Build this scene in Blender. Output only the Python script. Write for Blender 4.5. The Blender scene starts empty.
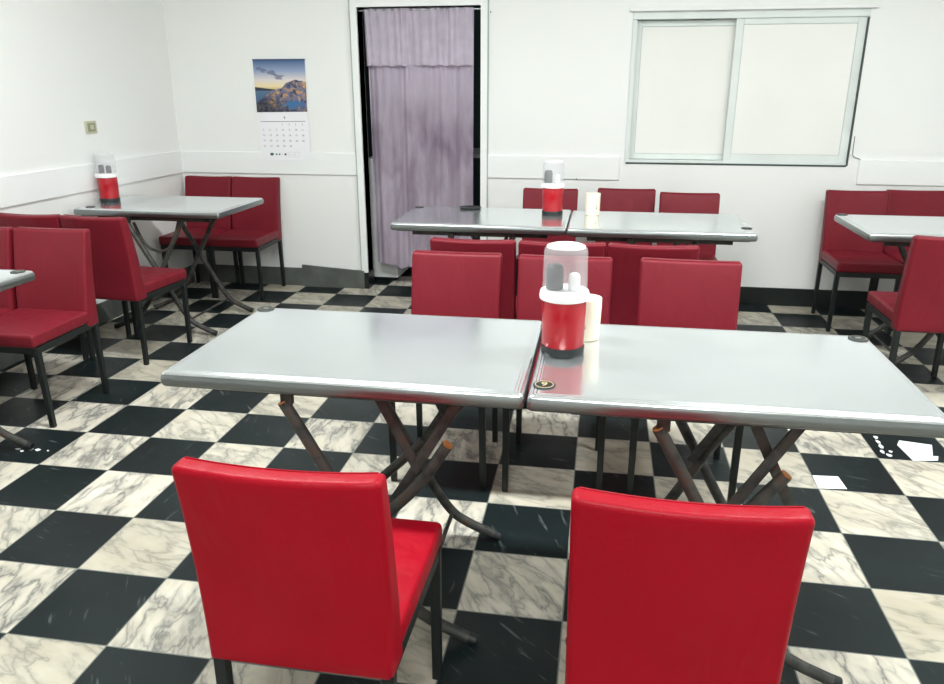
import bpy, bmesh, math, random
from mathutils import Vector, Matrix
random.seed(7)
sc = bpy.context.scene
C = sc.collection

# ------------------------------------------------------------------ camera
F_PX = 763.18
YAW, PITCH, ROLL = -0.166378, 0.324098, -0.000994
fwd = Vector((math.sin(YAW)*math.cos(PITCH), math.cos(YAW)*math.cos(PITCH), -math.sin(PITCH)))
rt = Vector((math.cos(YAW), -math.sin(YAW), 0)); up = rt.cross(fwd)
r2 = math.cos(ROLL)*rt + math.sin(ROLL)*up; u2 = -math.sin(ROLL)*rt + math.cos(ROLL)*up
cd = bpy.data.cameras.new('camera'); cam = bpy.data.objects.new('camera', cd); C.objects.link(cam)
m = Matrix((r2, u2, -fwd)).transposed().to_4x4(); m.translation = Vector((1.84573, -1.49512, 1.4234))
cam.matrix_world = m
cd.sensor_fit = 'HORIZONTAL'; cd.sensor_width = 36; cd.lens = 36*F_PX/944; cd.clip_start = 0.05
sc.camera = cam
# ------------------------------------------------------------------ world and exposure
w = bpy.data.worlds.new('world'); sc.world = w; w.use_nodes = True
w.node_tree.nodes['Background'].inputs[0].default_value = (0.93, 1.0, 0.98, 1)
w.node_tree.nodes['Background'].inputs[1].default_value = 0.25
vs = sc.view_settings
vs.view_transform = 'Standard'; vs.look = 'None'; vs.gamma = 1; vs.use_curve_mapping = False
vs.exposure = 0.5
# ceiling lamps: (x, y, power)
LAMPS = [(0.55, 0.9, 52), (3.1, 0.9, 52), (1.85, -1.7, 40)]
LAMP_COL = (0.955, 1.0, 0.985)
ZC = 2.85

# ------------------------------------------------------------------ materials
def lin(c): return tuple((v/255/12.92 if v/255 <= .04045 else ((v/255+.055)/1.055)**2.4) for v in c)
MATS = {}
def mat(name, col, rough=.5, metal=0., bump=None, var=None, **kw):
    """col: sRGB 0-255; bump=(scale, strength); var=(scale, amount) soft tone variation"""
    if name in MATS: return MATS[name]
    M = bpy.data.materials.new(name); M.use_nodes = True; nt = M.node_tree; b = nt.nodes['Principled BSDF']
    c = lin(col) + (1,)
    b.inputs['Base Color'].default_value = c; b.inputs['Roughness'].default_value = rough
    b.inputs['Metallic'].default_value = metal
    for k, v in kw.items(): b.inputs[k.replace('_', ' ')].default_value = v
    tc = nt.nodes.new('ShaderNodeTexCoord')
    if bump:
        n = nt.nodes.new('ShaderNodeTexNoise'); n.inputs['Scale'].default_value = bump[0]; n.inputs['Detail'].default_value = 4
        nt.links.new(tc.outputs['Object'], n.inputs['Vector'])
        bp = nt.nodes.new('ShaderNodeBump'); bp.inputs['Strength'].default_value = bump[1]; bp.inputs['Distance'].default_value = .002
        nt.links.new(n.outputs['Fac'], bp.inputs['Height']); nt.links.new(bp.outputs['Normal'], b.inputs['Normal'])
    if var:
        n = nt.nodes.new('ShaderNodeTexNoise'); n.inputs['Scale'].default_value = var[0]; n.inputs['Detail'].default_value = 5
        nt.links.new(tc.outputs['Object'], n.inputs['Vector'])
        rp = nt.nodes.new('ShaderNodeValToRGB'); rp.color_ramp.elements[0].position = .3; rp.color_ramp.elements[1].position = .7
        a = var[1]; rp.color_ramp.elements[0].color = tuple(v*(1-a) for v in c[:3])+(1,)
        rp.color_ramp.elements[1].color = tuple(min(1, v*(1+a*.6)) for v in c[:3])+(1,)
        nt.links.new(n.outputs['Fac'], rp.inputs['Fac']); nt.links.new(rp.outputs['Color'], b.inputs['Base Color'])
    MATS[name] = M
    return M
class NT:
    def __init__(s, M): s.nt = M.node_tree; s.b = s.nt.nodes['Principled BSDF']
    def n(s, t, **kw):
        x = s.nt.nodes.new(t)
        for k, v in kw.items(): setattr(x, k, v)
        return x
    def l(s, a, b): s.nt.links.new(a, b)
    def math(s, op, a, b=None, c=None):
        x = s.n('ShaderNodeMath', operation=op)
        for i, v in enumerate((a, b, c)):
            if v is None: continue
            if isinstance(v, (int, float)): x.inputs[i].default_value = v
            else: s.l(v, x.inputs[i])
        return x.outputs[0]
    def vm(s, op, a, b=None):
        x = s.n('ShaderNodeVectorMath', operation=op)
        for i, v in enumerate((a, b)):
            if v is None: continue
            if isinstance(v, tuple): x.inputs[i].default_value = v
            else: s.l(v, x.inputs[i])
        return x.outputs[0]
    def mix(s, f, a, b):
        x = s.n('ShaderNodeMix', data_type='RGBA')
        for i, v in ((0, f), (6, a), (7, b)):
            if isinstance(v, (int, float)): x.inputs[i].default_value = v
            elif isinstance(v, tuple): x.inputs[i].default_value = v+(1,) if len(v) == 3 else v
            else: s.l(v, x.inputs[i])
        return x.outputs[2]
    def ramp(s, f, stops):
        x = s.n('ShaderNodeValToRGB'); e = x.color_ramp.elements
        while len(e) < len(stops): e.new(.5)
        for q, (p, c) in zip(e, stops):
            q.position = p; q.color = (c+(1,)) if isinstance(c, tuple) else (c, c, c, 1)
        s.l(f, x.inputs[0]); return x.outputs[0]

def floor_mat():
    M = mat('checker_marble', (120, 120, 120), .2); g = NT(M)
    pos = g.n('ShaderNodeTexCoord').outputs['Object']
    cell = g.vm('SCALE', pos); cell.node.inputs[3].default_value = 1/.3
    fl = g.vm('FLOOR', cell); fr = g.vm('FRACTION', cell)
    sx = g.n('ShaderNodeSeparateXYZ'); g.l(fl, sx.inputs[0])
    par = g.math('FLOORED_MODULO', g.math('ADD', sx.outputs[0], sx.outputs[1]), 2)   # 1 = black
    cx = g.n('ShaderNodeCombineXYZ'); g.l(sx.outputs[0], cx.inputs[0]); g.l(sx.outputs[1], cx.inputs[1]); cx.inputs[2].default_value = .5
    wn = g.n('ShaderNodeTexWhiteNoise', noise_dimensions='3D'); g.l(cx.outputs[0], wn.inputs[0])
    rnd = g.vm('SCALE', wn.outputs['Color']); rnd.node.inputs[3].default_value = 37.
    # every tile has its own piece and direction of marble
    rot = g.n('ShaderNodeVectorRotate', rotation_type='Z_AXIS'); g.l(fr, rot.inputs['Vector']); g.l(g.math('MULTIPLY_ADD', wn.outputs['Value'], 1.5, .2), rot.inputs['Angle'])
    p = g.vm('ADD', rot.outputs[0], rnd)
    st = g.vm('MULTIPLY', p, (.9, 2.3, 1.0))
    warp = g.n('ShaderNodeTexNoise'); warp.inputs['Scale'].default_value = 1.6; warp.inputs['Detail'].default_value = 5; g.l(st, warp.inputs['Vector'])
    wv = g.vm('SCALE', g.vm('SUBTRACT', warp.outputs['Color'], (.5, .5, .5))); wv.node.inputs[3].default_value = 1.0
    vp = g.vm('ADD', st, wv)
    n1 = g.n('ShaderNodeTexNoise'); n1.inputs['Scale'].default_value = 1.15; n1.inputs['Detail'].default_value = 3; g.l(vp, n1.inputs['Vector'])
    v1 = g.math('ABSOLUTE', g.math('SUBTRACT', n1.outputs['Fac'], .5))
    vor = g.n('ShaderNodeTexVoronoi', feature='DISTANCE_TO_EDGE'); vor.inputs['Scale'].default_value = 1.7; g.l(vp, vor.inputs['Vector'])
    veinA = g.ramp(v1, [(0, .12), (.014, .45), (.045, .80), (.13, 1.)])
    veinB = g.ramp(vor.outputs['Distance'], [(0, .25), (.04, .6), (.16, .92), (.3, 1.)])
    n3 = g.n('ShaderNodeTexNoise'); n3.inputs['Scale'].default_value = 2.2; g.l(p, n3.inputs['Vector'])
    fadeB = g.ramp(n3.outputs['Fac'], [(.42, 0.), (.60, 1.)])
    vb = g.mix(fadeB, (1., 1., 1.), veinB)
    vein = g.mix(1., veinA, vb); vein.node.blend_type = 'MULTIPLY'
    wbase = g.mix(n3.outputs['Fac'], lin((196, 187, 168)), lin((238, 233, 222)))
    # strength of the veining differs from tile to tile
    amt = g.math('MULTIPLY_ADD', wn.outputs['Value'], .5, .5)
    white = g.mix(g.math('MULTIPLY', amt, g.math('SUBTRACT', 1., vein)), wbase, lin((78, 82, 85)))
    tone = g.ramp(wn.outputs['Value'], [(0, (.80, .79, .74)), (.5, (.93, .93, .9)), (1, (1., 1., .99))])
    white = g.mix(1., white, tone); white.node.blend_type = 'MULTIPLY'
    # black tiles, sparse pale scratches
    sc1 = g.vm('MULTIPLY', p, (1.2, 9., 1.)); ns = g.n('ShaderNodeTexNoise'); ns.inputs['Scale'].default_value = 2.; ns.inputs['Detail'].default_value = 6; g.l(sc1, ns.inputs['Vector'])
    scr = g.ramp(ns.outputs['Fac'], [(.64, 0.), (.73, .45)])
    n4 = g.n('ShaderNodeTexNoise'); n4.inputs['Scale'].default_value = 3.; n4.inputs['Detail'].default_value = 8; g.l(pos, n4.inputs['Vector'])
    blk = g.mix(n4.outputs['Fac'], lin((14, 24, 25)), lin((30, 40, 41)))
    blk = g.mix(scr, blk, lin((120, 128, 126)))
    col = g.mix(par, white, blk)
    sf = g.n('ShaderNodeSeparateXYZ'); g.l(fr, sf.inputs[0])
    ex = g.math('MINIMUM', sf.outputs[0], g.math('SUBTRACT', 1., sf.outputs[0])); ey = g.math('MINIMUM', sf.outputs[1], g.math('SUBTRACT', 1., sf.outputs[1]))
    e = g.math('LESS_THAN', g.math('MINIMUM', ex, ey), .0065)
    col = g.mix(e, col, lin((118, 122, 116)))
    g.l(col, g.b.inputs['Base Color'])
    ro = g.n('ShaderNodeTexNoise'); ro.inputs['Scale'].default_value = 5.; ro.inputs['Detail'].default_value = 6; g.l(pos, ro.inputs['Vector'])
    g.l(g.math('MULTIPLY_ADD', ro.outputs['Fac'], .3, .22), g.b.inputs['Roughness'])
    g.b.inputs['Specular IOR Level'].default_value = .28
    return M

def steel_mat():
    M = mat('brushed_steel', (222, 226, 226), .25, .85); g = NT(M)
    pos = g.n('ShaderNodeTexCoord').outputs['Object']
    a = g.vm('MULTIPLY', pos, (3., 60., 10.)); n = g.n('ShaderNodeTexNoise'); n.inputs['Scale'].default_value = 3.; n.inputs['Detail'].default_value = 5; g.l(a, n.inputs['Vector'])
    n2 = g.n('ShaderNodeTexNoise'); n2.inputs['Scale'].default_value = 3.5; n2.inputs['Detail'].default_value = 7; n2.inputs['Distortion'].default_value = .6; g.l(pos, n2.inputs['Vector'])
    r = g.math('ADD', g.math('MULTIPLY_ADD', n.outputs['Fac'], .06, .12), g.math('MULTIPLY', g.ramp(n2.outputs['Fac'], [(.40, 0.), (.62, 1.)]), .06))
    g.l(r, g.b.inputs['Roughness'])
    g.l(g.mix(n2.outputs['Fac'], lin((218, 223, 226)), lin((236, 240, 242))), g.b.inputs['Base Color'])
    bp = g.n('ShaderNodeBump'); bp.inputs['Strength'].default_value = .03; bp.inputs['Distance'].default_value = .0008; g.l(n.outputs['Fac'], bp.inputs['Height']); g.l(bp.outputs[0], g.b.inputs['Normal'])
    return M

def leather_mat(name, c1, c2):
    M = mat(name, c1, .42); g = NT(M)
    pos = g.n('ShaderNodeTexCoord').outputs['Object']
    v = g.n('ShaderNodeTexVoronoi'); v.inputs['Scale'].default_value = 420.; g.l(pos, v.inputs['Vector'])
    st = g.vm('MULTIPLY', pos, (1., 1., .32)); n = g.n('ShaderNodeTexNoise'); n.inputs['Scale'].default_value = 14.; n.inputs['Detail'].default_value = 2; n.inputs['Distortion'].default_value = .7; g.l(st, n.inputs['Vector'])
    g.b.inputs['Specular IOR Level'].default_value = .2
    b1 = g.n('ShaderNodeBump'); b1.inputs['Strength'].default_value = .4; b1.inputs['Distance'].default_value = .0006; g.l(v.outputs['Distance'], b1.inputs['Height'])
    b2 = g.n('ShaderNodeBump'); b2.inputs['Strength'].default_value = .5; b2.inputs['Distance'].default_value = .008; g.l(n.outputs['Fac'], b2.inputs['Height']); g.l(b1.outputs[0], b2.inputs['Normal'])
    g.l(b2.outputs[0], g.b.inputs['Normal'])
    n2 = g.n('ShaderNodeTexNoise'); n2.inputs['Scale'].default_value = 5.; g.l(pos, n2.inputs['Vector'])
    g.l(g.mix(n2.outputs['Fac'], lin(c1), lin(c2)), g.b.inputs['Base Color'])
    return M

def plaster_mat(name, col):
    M = mat(name, col, .75); g = NT(M)
    pos = g.n('ShaderNodeTexCoord').outputs['Object']
    n = g.n('ShaderNodeTexNoise'); n.inputs['Scale'].default_value = 160.; n.inputs['Detail'].default_value = 3; g.l(pos, n.inputs['Vector'])
    n2 = g.n('ShaderNodeTexNoise'); n2.inputs['Scale'].default_value = 1.4; n2.inputs['Detail'].default_value = 5; g.l(pos, n2.inputs['Vector'])
    bp = g.n('ShaderNodeBump'); bp.inputs['Strength'].default_value = .15; bp.inputs['Distance'].default_value = .001; g.l(n.outputs['Fac'], bp.inputs['Height']); g.l(bp.outputs[0], g.b.inputs['Normal'])
    c = lin(col); g.l(g.mix(n2.outputs['Fac'], tuple(v*.97 for v in c), c), g.b.inputs['Base Color'])
    return M

def curtain_mat():
    M = mat('lavender_cloth', (196, 182, 204), .8); g = NT(M)
    pos = g.n('ShaderNodeTexCoord').outputs['Object']
    st = g.vm('MULTIPLY', pos, (1., 1., .3)); n = g.n('ShaderNodeTexNoise'); n.inputs['Scale'].default_value = 9.; n.inputs['Detail'].default_value = 6; n.inputs['Distortion'].default_value = .4; g.l(st, n.inputs['Vector'])
    sx = g.n('ShaderNodeSeparateXYZ'); g.l(pos, sx.inputs[0])
    # stains mixed with painted light: paler under the ceiling lamp, darker lower down
    band = g.ramp(g.math('MULTIPLY', sx.outputs[2], .5), [(.08, .55), (.40, .8), (.56, 1.), (.69, .25), (.9, 0.)])
    dirt_shade = g.math('MULTIPLY', band, g.ramp(n.outputs['Fac'], [(.3, .25), (.62, 1.)]))
    g.l(g.mix(dirt_shade, lin((242, 230, 246)), lin((166, 146, 168))), g.b.inputs['Base Color'])
    wv = g.n('ShaderNodeTexNoise'); wv.inputs['Scale'].default_value = 300.; g.l(pos, wv.inputs['Vector'])
    bp = g.n('ShaderNodeBump'); bp.inputs['Strength'].default_value = .2; bp.inputs['Distance'].default_value = .0008; g.l(wv.outputs['Fac'], bp.inputs['Height']); g.l(bp.outputs[0], g.b.inputs['Normal'])
    g.b.inputs['Sheen Weight'].default_value = .2
    return M

def tube_mat():
    M = mat('worn_steel_tube', (70, 64, 60), .55, .1); g = NT(M)
    pos = g.n('ShaderNodeTexCoord').outputs['Object']
    n = g.n('ShaderNodeTexNoise'); n.inputs['Scale'].default_value = 22.; n.inputs['Detail'].default_value = 8; g.l(pos, n.inputs['Vector'])
    g.l(g.ramp(n.outputs['Fac'], [(.35, lin((40, 42, 41))), (.56, lin((72, 72, 68))), (.74, lin((84, 62, 48)))]), g.b.inputs['Base Color'])
    return M

def hazy_plastic():
    M = bpy.data.materials.new('clear_hazy_plastic'); M.use_nodes = True; nt = M.node_tree
    out = nt.nodes['Material Output']; b = nt.nodes['Principled BSDF']
    b.inputs['Base Color'].default_value = (.86, .86, .88, 1); b.inputs['Roughness'].default_value = .25
    t = nt.nodes.new('ShaderNodeBsdfTransparent'); t.inputs[0].default_value = (.97, .97, .98, 1)
    mx = nt.nodes.new('ShaderNodeMixShader'); mx.inputs[0].default_value = .24
    nt.links.new(t.outputs[0], mx.inputs[1]); nt.links.new(b.outputs[0], mx.inputs[2]); nt.links.new(mx.outputs[0], out.inputs[0])
    return M

FLOOR = floor_mat(); STEEL = steel_mat(); RIM = mat('darker_steel_rim', (138, 143, 143), .3, .9, bump=(30, .05)); RED = leather_mat('red_vinyl', (148, 0, 22), (166, 0, 30)); MAROON = leather_mat('hazed_maroon_vinyl', (110, 26, 37), (126, 32, 45)); WALL = plaster_mat('white_plaster', (243, 244, 242)); LAV = curtain_mat(); TUBE = tube_mat(); CLEAR = hazy_plastic()
RAILM = mat('white_painted_board', (243, 245, 244), .5, bump=(40, .1))
BLACK = mat('black_steel', (26, 32, 32), .45, .2, bump=(90, .1))
SKIRT_B = mat('black_skirting_tile', (22, 30, 30), .35, var=(8, .3))
SKIRT_G = mat('grey_skirting_board', (92, 96, 92), .6, var=(7, .35))
ALU = mat('window_aluminium', (226, 232, 229), .4, 0., var=(5, .06))
DARKGAP = mat('dark_gasket', (60, 74, 70), .6); SEAL = mat('grey_seal', (178, 186, 182), .6)
PANEL = mat('frosted_white_pane', (240, 240, 235), .35, var=(2, .03))
CERAM = mat('cream_ceramic', (238, 232, 210), .35)
REDCAN = mat('glossy_red_canister', (168, 0, 22), .3, .0, Coat_Weight=.2)
BLKPL = mat('black_plastic', (22, 29, 31), .45)
WHTPL = mat('white_plastic', (240, 240, 240), .35)
GREYPL = mat('dark_grey_plastic', (26, 38, 42), .4)
GOLD = mat('brass', (222, 206, 160), .35, .25)
ORANGE = mat('orange_rubber_cap', (184, 116, 62), .6, var=(60, .3))
PAPER = mat('white_paper', (242, 242, 246), .8, bump=(30, .3))
IVORY = mat('aged_ivory_plastic', (196, 194, 168), .5)
INK = mat('dark_ink', (60, 62, 66), .7)
INKRED = mat('red_ink', (190, 110, 110), .7)
PLY = mat('dark_plywood', (52, 50, 46), .8, var=(12, .3))
CEIL = mat('white_ceiling_paint', (242, 243, 241), .8, bump=(80, .1))
CABW = mat('white_enamel', (226, 230, 228), .4, var=(4, .06))
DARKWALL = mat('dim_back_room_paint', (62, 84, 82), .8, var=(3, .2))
CTOP = mat('grey_counter', (150, 156, 154), .4, var=(8, .2))

# ------------------------------------------------------------------ mesh helpers
def obj(name, bm, M, parent=None, smooth=False, sharp=40):
    me = bpy.data.meshes.new(name); bmesh.ops.recalc_face_normals(bm, faces=bm.faces[:]); bm.to_mesh(me); bm.free()
    if smooth:
        for p in me.polygons: p.use_smooth = True
        me.set_sharp_from_angle(angle=math.radians(sharp))
    for mm in (M if isinstance(M, (list, tuple)) else [M]): me.materials.append(mm)
    o = bpy.data.objects.new(name, me); C.objects.link(o)
    if parent: o.parent = parent
    return o
def tag(o, label=None, cat=None, group=None, kind=None):
    if label: o['label'] = label
    if cat: o['category'] = cat
    if group: o['group'] = group
    if kind: o['kind'] = kind
    return o
def thing(name, loc, rz, label, cat, group=None):
    o = bpy.data.objects.new(name, None); C.objects.link(o); o.location = loc; o.rotation_euler = (0, 0, rz); o.empty_display_size = .1
    return tag(o, label, cat, group)
def struct(name, bm, M, parent=None, smooth=False):
    o = obj(name, bm, M, parent, smooth)
    if not parent: o['kind'] = 'structure'
    return o
def box(bm, x0, x1, y0, y1, z0, z1, bev=0., seg=2, mi=0):
    r = bmesh.ops.create_cube(bm, size=1); vs_ = r['verts']
    for v in vs_: v.co = Vector(((x0+x1)/2+v.co.x*(x1-x0), (y0+y1)/2+v.co.y*(y1-y0), (z0+z1)/2+v.co.z*(z1-z0)))
    fs = list({f for v in vs_ for f in v.link_faces})
    for f in fs: f.material_index = mi
    if bev:
        es = list({e for v in vs_ for e in v.link_edges})
        bmesh.ops.bevel(bm, geom=es, offset=bev, segments=seg, profile=.5, affect='EDGES')
def B(*a, **k):
    bm = bmesh.new(); box(bm, *a, **k); return bm
def rbox(bm, sx, sy, sz, r, n=(12, 4, 12), cen=(0, 0, 0), deform=None, seg=3):
    """rounded box (size sx,sy,sz) with a grid on each face; deform(v)->v in local coordinates"""
    def samples(s, k):
        h = s/2; a = [-h+r*(1-math.cos(math.pi/2*i/seg)) for i in range(seg)] if False else [-h + r*i/seg for i in range(seg)]
        inner = [-h+r+(s-2*r)*i/k for i in range(k+1)]
        return a+inner+[-x for x in reversed(a)]
    X, Y, Z = samples(sx, n[0]), samples(sy, n[1]), samples(sz, n[2])
    hx, hy, hz = sx/2-r, sy/2-r, sz/2-r
    cache = {}
    def V(x, y, z):
        k = (round(x, 6), round(y, 6), round(z, 6))
        if k not in cache:
            c = Vector((max(-hx, min(hx, x)), max(-hy, min(hy, y)), max(-hz, min(hz, z))))
            d = Vector((x, y, z))-c
            # map cube offset to sphere direction
            if d.length > 1e-9:
                q = d/r
                q = Vector((math.tan(q.x*math.pi/4), math.tan(q.y*math.pi/4), math.tan(q.z*math.pi/4)))
                p = c+q.normalized()*r
            else: p = c
            if deform: p = deform(p)
            cache[k] = bm.verts.new(p+Vector(cen))
        return cache[k]
    def grid(A, Bb, fn):
        for i in range(len(A)-1):
            for j in range(len(Bb)-1):
                q = [fn(A[i], Bb[j]), fn(A[i+1], Bb[j]), fn(A[i+1], Bb[j+1]), fn(A[i], Bb[j+1])]
                if len(set(q)) == 4: bm.faces.new(q)
    for s in (0, -1):
        grid(X, Y, lambda a, b: V(a, b, Z[s])); grid(X, Z, lambda a, b: V(a, Y[s], b)); grid(Y, Z, lambda a, b: V(X[s], a, b))
def tube(bm, pts, r, seg=10, caps=True, smooth_steps=0, rs=None):
    pts = [Vector(p) for p in pts]
    if smooth_steps:
        # Catmull-Rom
        out = []; n = len(pts)
        for i in range(n-1):
            p0, p1, p2, p3 = pts[max(i-1, 0)], pts[i], pts[i+1], pts[min(i+2, n-1)]
            for k in range(smooth_steps):
                t = k/smooth_steps
                out.append(.5*((2*p1)+(p2-p0)*t+(2*p0-5*p1+4*p2-p3)*t*t+(-p0+3*p1-3*p2+p3)*t**3))
        out.append(pts[-1]); pts = out
    rings = []; prev = None
    for i, p in enumerate(pts):
        d = (pts[min(i+1, len(pts)-1)]-pts[max(i-1, 0)]).normalized()
        if prev is None:
            a = d.orthogonal().normalized()
        else: a = (prev-d*prev.dot(d)).normalized()
        prev = a; b = d.cross(a); rr = rs[i] if rs else r
        rings.append([bm.verts.new(p+(a*math.cos(2*math.pi*k/seg)+b*math.sin(2*math.pi*k/seg))*rr) for k in range(seg)])
    for A, Bq in zip(rings, rings[1:]):
        for k in range(seg): bm.faces.new((A[k], A[(k+1) % seg], Bq[(k+1) % seg], Bq[k]))
    if caps: bm.faces.new(rings[0][::-1]); bm.faces.new(rings[-1])
def T(pts, r, **k):
    bm = bmesh.new(); tube(bm, pts, r, **k); return bm
def bar(pts, wd, th, side=Vector((0, 1, 0))):
    """flat bar along pts; wd perpendicular, th along side"""
    bm = bmesh.new(); pts = [Vector(p) for p in pts]; R = []
    for i, p in enumerate(pts):
        d = (pts[min(i+1, len(pts)-1)]-pts[max(i-1, 0)]).normalized(); n = d.cross(side).normalized()
        R.append([bm.verts.new(p+n*wd/2*a+side*th/2*b) for a, b in ((1, 1), (1, -1), (-1, -1), (-1, 1))])
    for A, Q in zip(R, R[1:]):
        for k in range(4): bm.faces.new((A[k], A[(k+1) % 4], Q[(k+1) % 4], Q[k]))
    bm.faces.new(R[0][::-1]); bm.faces.new(R[-1])
    bmesh.ops.bevel(bm, geom=bm.edges[:], offset=min(wd, th)*.15, segments=2, affect='EDGES')
    return bm
def lathe(prof, seg=40, cen=(0, 0), cap0=True, cap1=True):
    bm = bmesh.new(); R = []
    for r, z in prof: R.append([bm.verts.new((cen[0]+r*math.cos(2*math.pi*k/seg), cen[1]+r*math.sin(2*math.pi*k/seg), z)) for k in range(seg)])
    for A, Q in zip(R, R[1:]):
        for k in range(seg): bm.faces.new((A[k], A[(k+1) % seg], Q[(k+1) % seg], Q[k]))
    if cap0: bm.faces.new(R[0][::-1])
    if cap1: bm.faces.new(R[-1])
    return bm
def text_mesh(bm, s, size, origin, ux, uy, depth=.0002, align='CENTER', mi=0, stretch=1.):
    cu = bpy.data.curves.new('t', 'FONT'); cu.body = s; cu.size = size; cu.align_x = align; cu.align_y = 'CENTER'; cu.extrude = depth; cu.resolution_u = 3
    to = bpy.data.objects.new('t', cu); C.objects.link(to)
    dg = bpy.context.evaluated_depsgraph_get(); me = bpy.data.meshes.new_from_object(to.evaluated_get(dg))
    ux, uy = Vector(ux), Vector(uy); uz = ux.cross(uy); o = Vector(origin)
    n0 = len(bm.verts); f0 = len(bm.faces); bm.from_mesh(me)
    bm.verts.ensure_lookup_table(); bm.faces.ensure_lookup_table()
    for v in bm.verts[n0:]: v.co = o+ux*v.co.x*stretch+uy*v.co.y+uz*v.co.z
    for f in bm.faces[f0:]: f.material_index = mi
    bpy.data.objects.remove(to); bpy.data.curves.remove(cu); bpy.data.meshes.remove(me)
def poly(bm, pts, th, nrm, mi=0):
    """flat polygon given thickness th along nrm"""
    n = Vector(nrm)*th; a = [bm.verts.new(Vector(p)) for p in pts]; b = [bm.verts.new(Vector(p)+n) for p in pts]
    fs = [bm.faces.new(b), bm.faces.new(a[::-1])]
    for i in range(len(a)): j = (i+1) % len(a); fs.append(bm.faces.new((a[i], a[j], b[j], b[i])))
    for f in fs: f.material_index = mi
def copy_tree(o, parent=None):
    # copies share their source's mesh
    c = o.copy(); C.objects.link(c)
    if parent: c.parent = parent
    for ch in [x for x in KIDS.get(o.name, [])]: copy_tree(ch, c)
    return c
KIDS = {}
def index_kids(root):
    KIDS[root.name] = list(root.children)
    for c in root.children: index_kids(c)

# ------------------------------------------------------------------ setting
YW = 3.80          # face of the back wall
XR = 4.35; YF = -3.2
def lwx(y): return -1.205-(3.8-y)*.0214    # left wall runs very slightly askew
bm = bmesh.new(); box(bm, -1.9, XR+.1, YF-.1, 6.3, -.1, 0); struct('floor', bm, FLOOR)
bm = bmesh.new(); box(bm, -1.5, XR+.1, YF-.1, YW+.12, ZC, ZC+.1); struct('ceiling', bm, CEIL)
# back wall with the doorway and the window opening
DX0, DX1, DZ = .185, 1.018, 1.915
WX0, WX1, WZ0, WZ1 = 1.985, 3.385, .935, 1.862
bm = bmesh.new()
for a in ((-1.5, DX0, 0, ZC), (DX0, DX1, DZ, ZC), (DX1, WX0, 0, ZC), (WX0, WX1, 0, WZ0), (WX0, WX1, WZ1, ZC), (WX1, XR+.1, 0, ZC)):
    box(bm, a[0], a[1], YW, YW+.12, a[2], a[3])
struct('wall_back', bm, WALL)
bm = bmesh.new()
poly(bm, [(lwx(YF), YF, 0), (lwx(3.81), 3.81, 0), (lwx(3.81), 3.81, ZC), (lwx(YF), YF, ZC)], .1, (-1, 0, 0)); struct('wall_left', bm, WALL)
struct('wall_right', B(XR, XR+.1, YF, YW, 0, ZC), WALL)
struct('wall_front', B(-1.5, XR+.1, YF-.1, YF, 0, ZC), WALL)
# rails
def rail(name, x0, x1):
    bm = bmesh.new(); box(bm, x0, x1, YW-.014, YW, .822, .975, bev=.003); return struct(name, bm, RAILM)
rail('trim_1', -1.20, .14); rail('trim_2', 1.068, 1.955); rail('trim_3', 3.45, XR)
bm = bmesh.new()
poly(bm, [(lwx(YF), YF, .822), (lwx(3.79), 3.79, .822), (lwx(3.79), 3.79, .975), (lwx(YF), YF, .975)], .014, (1, 0, 0)); struct('trim_4', bm, RAILM)
# skirtings
struct('baseboard_right', B(1.065, XR, YW-.012, YW, 0, .122, bev=.002), SKIRT_B)
struct('baseboard_back', B(-1.19, .14, YW-.01, YW, 0, .135, bev=.002), SKIRT_G)
bm = bmesh.new(); poly(bm, [(lwx(YF), YF, 0), (lwx(3.78), 3.78, 0), (lwx(3.78), 3.78, .13), (lwx(YF), YF, .13)], .01, (1, 0, 0)); struct('baseboard_left', bm, SKIRT_G)
bm = bmesh.new(); poly(bm, [(-.32, YW-.011, .0), (.157, YW-.011, .0), (.157, YW-.011, .132), (-.32, YW-.011, .163)], .016, (0, -1, 0))
tag(obj('skirting_board', bm, SKIRT_G), 'loose grey skirting board leaning on the wall left of the doorway', 'board')
# doorway casing
bm = bmesh.new()
box(bm, DX0-.046, DX0, YW-.018, YW+.12, 0, DZ+.045, bev=.003); box(bm, DX1, DX1+.046, YW-.018, YW+.12, 0, DZ+.045, bev=.003); box(bm, DX0, DX1, YW-.018, YW+.12, DZ, DZ+.045, bev=.003)
d = struct('door_1', bm, RAILM)
bm = bmesh.new()
box(bm, DX0-.052, DX0-.046, YW-.02, YW, 0, DZ+.05); box(bm, DX1+.046, DX1+.052, YW-.02, YW, 0, DZ+.05)
o = obj('casing_edge', bm, mat('grey_edge_paint', (176, 184, 178), .6), d)
bm = bmesh.new(); box(bm, DX0-.05, DX0+.004, YW-.022, YW+.125, 0, .12); o = obj('plinth_block', bm, SKIRT_B, d)
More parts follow.
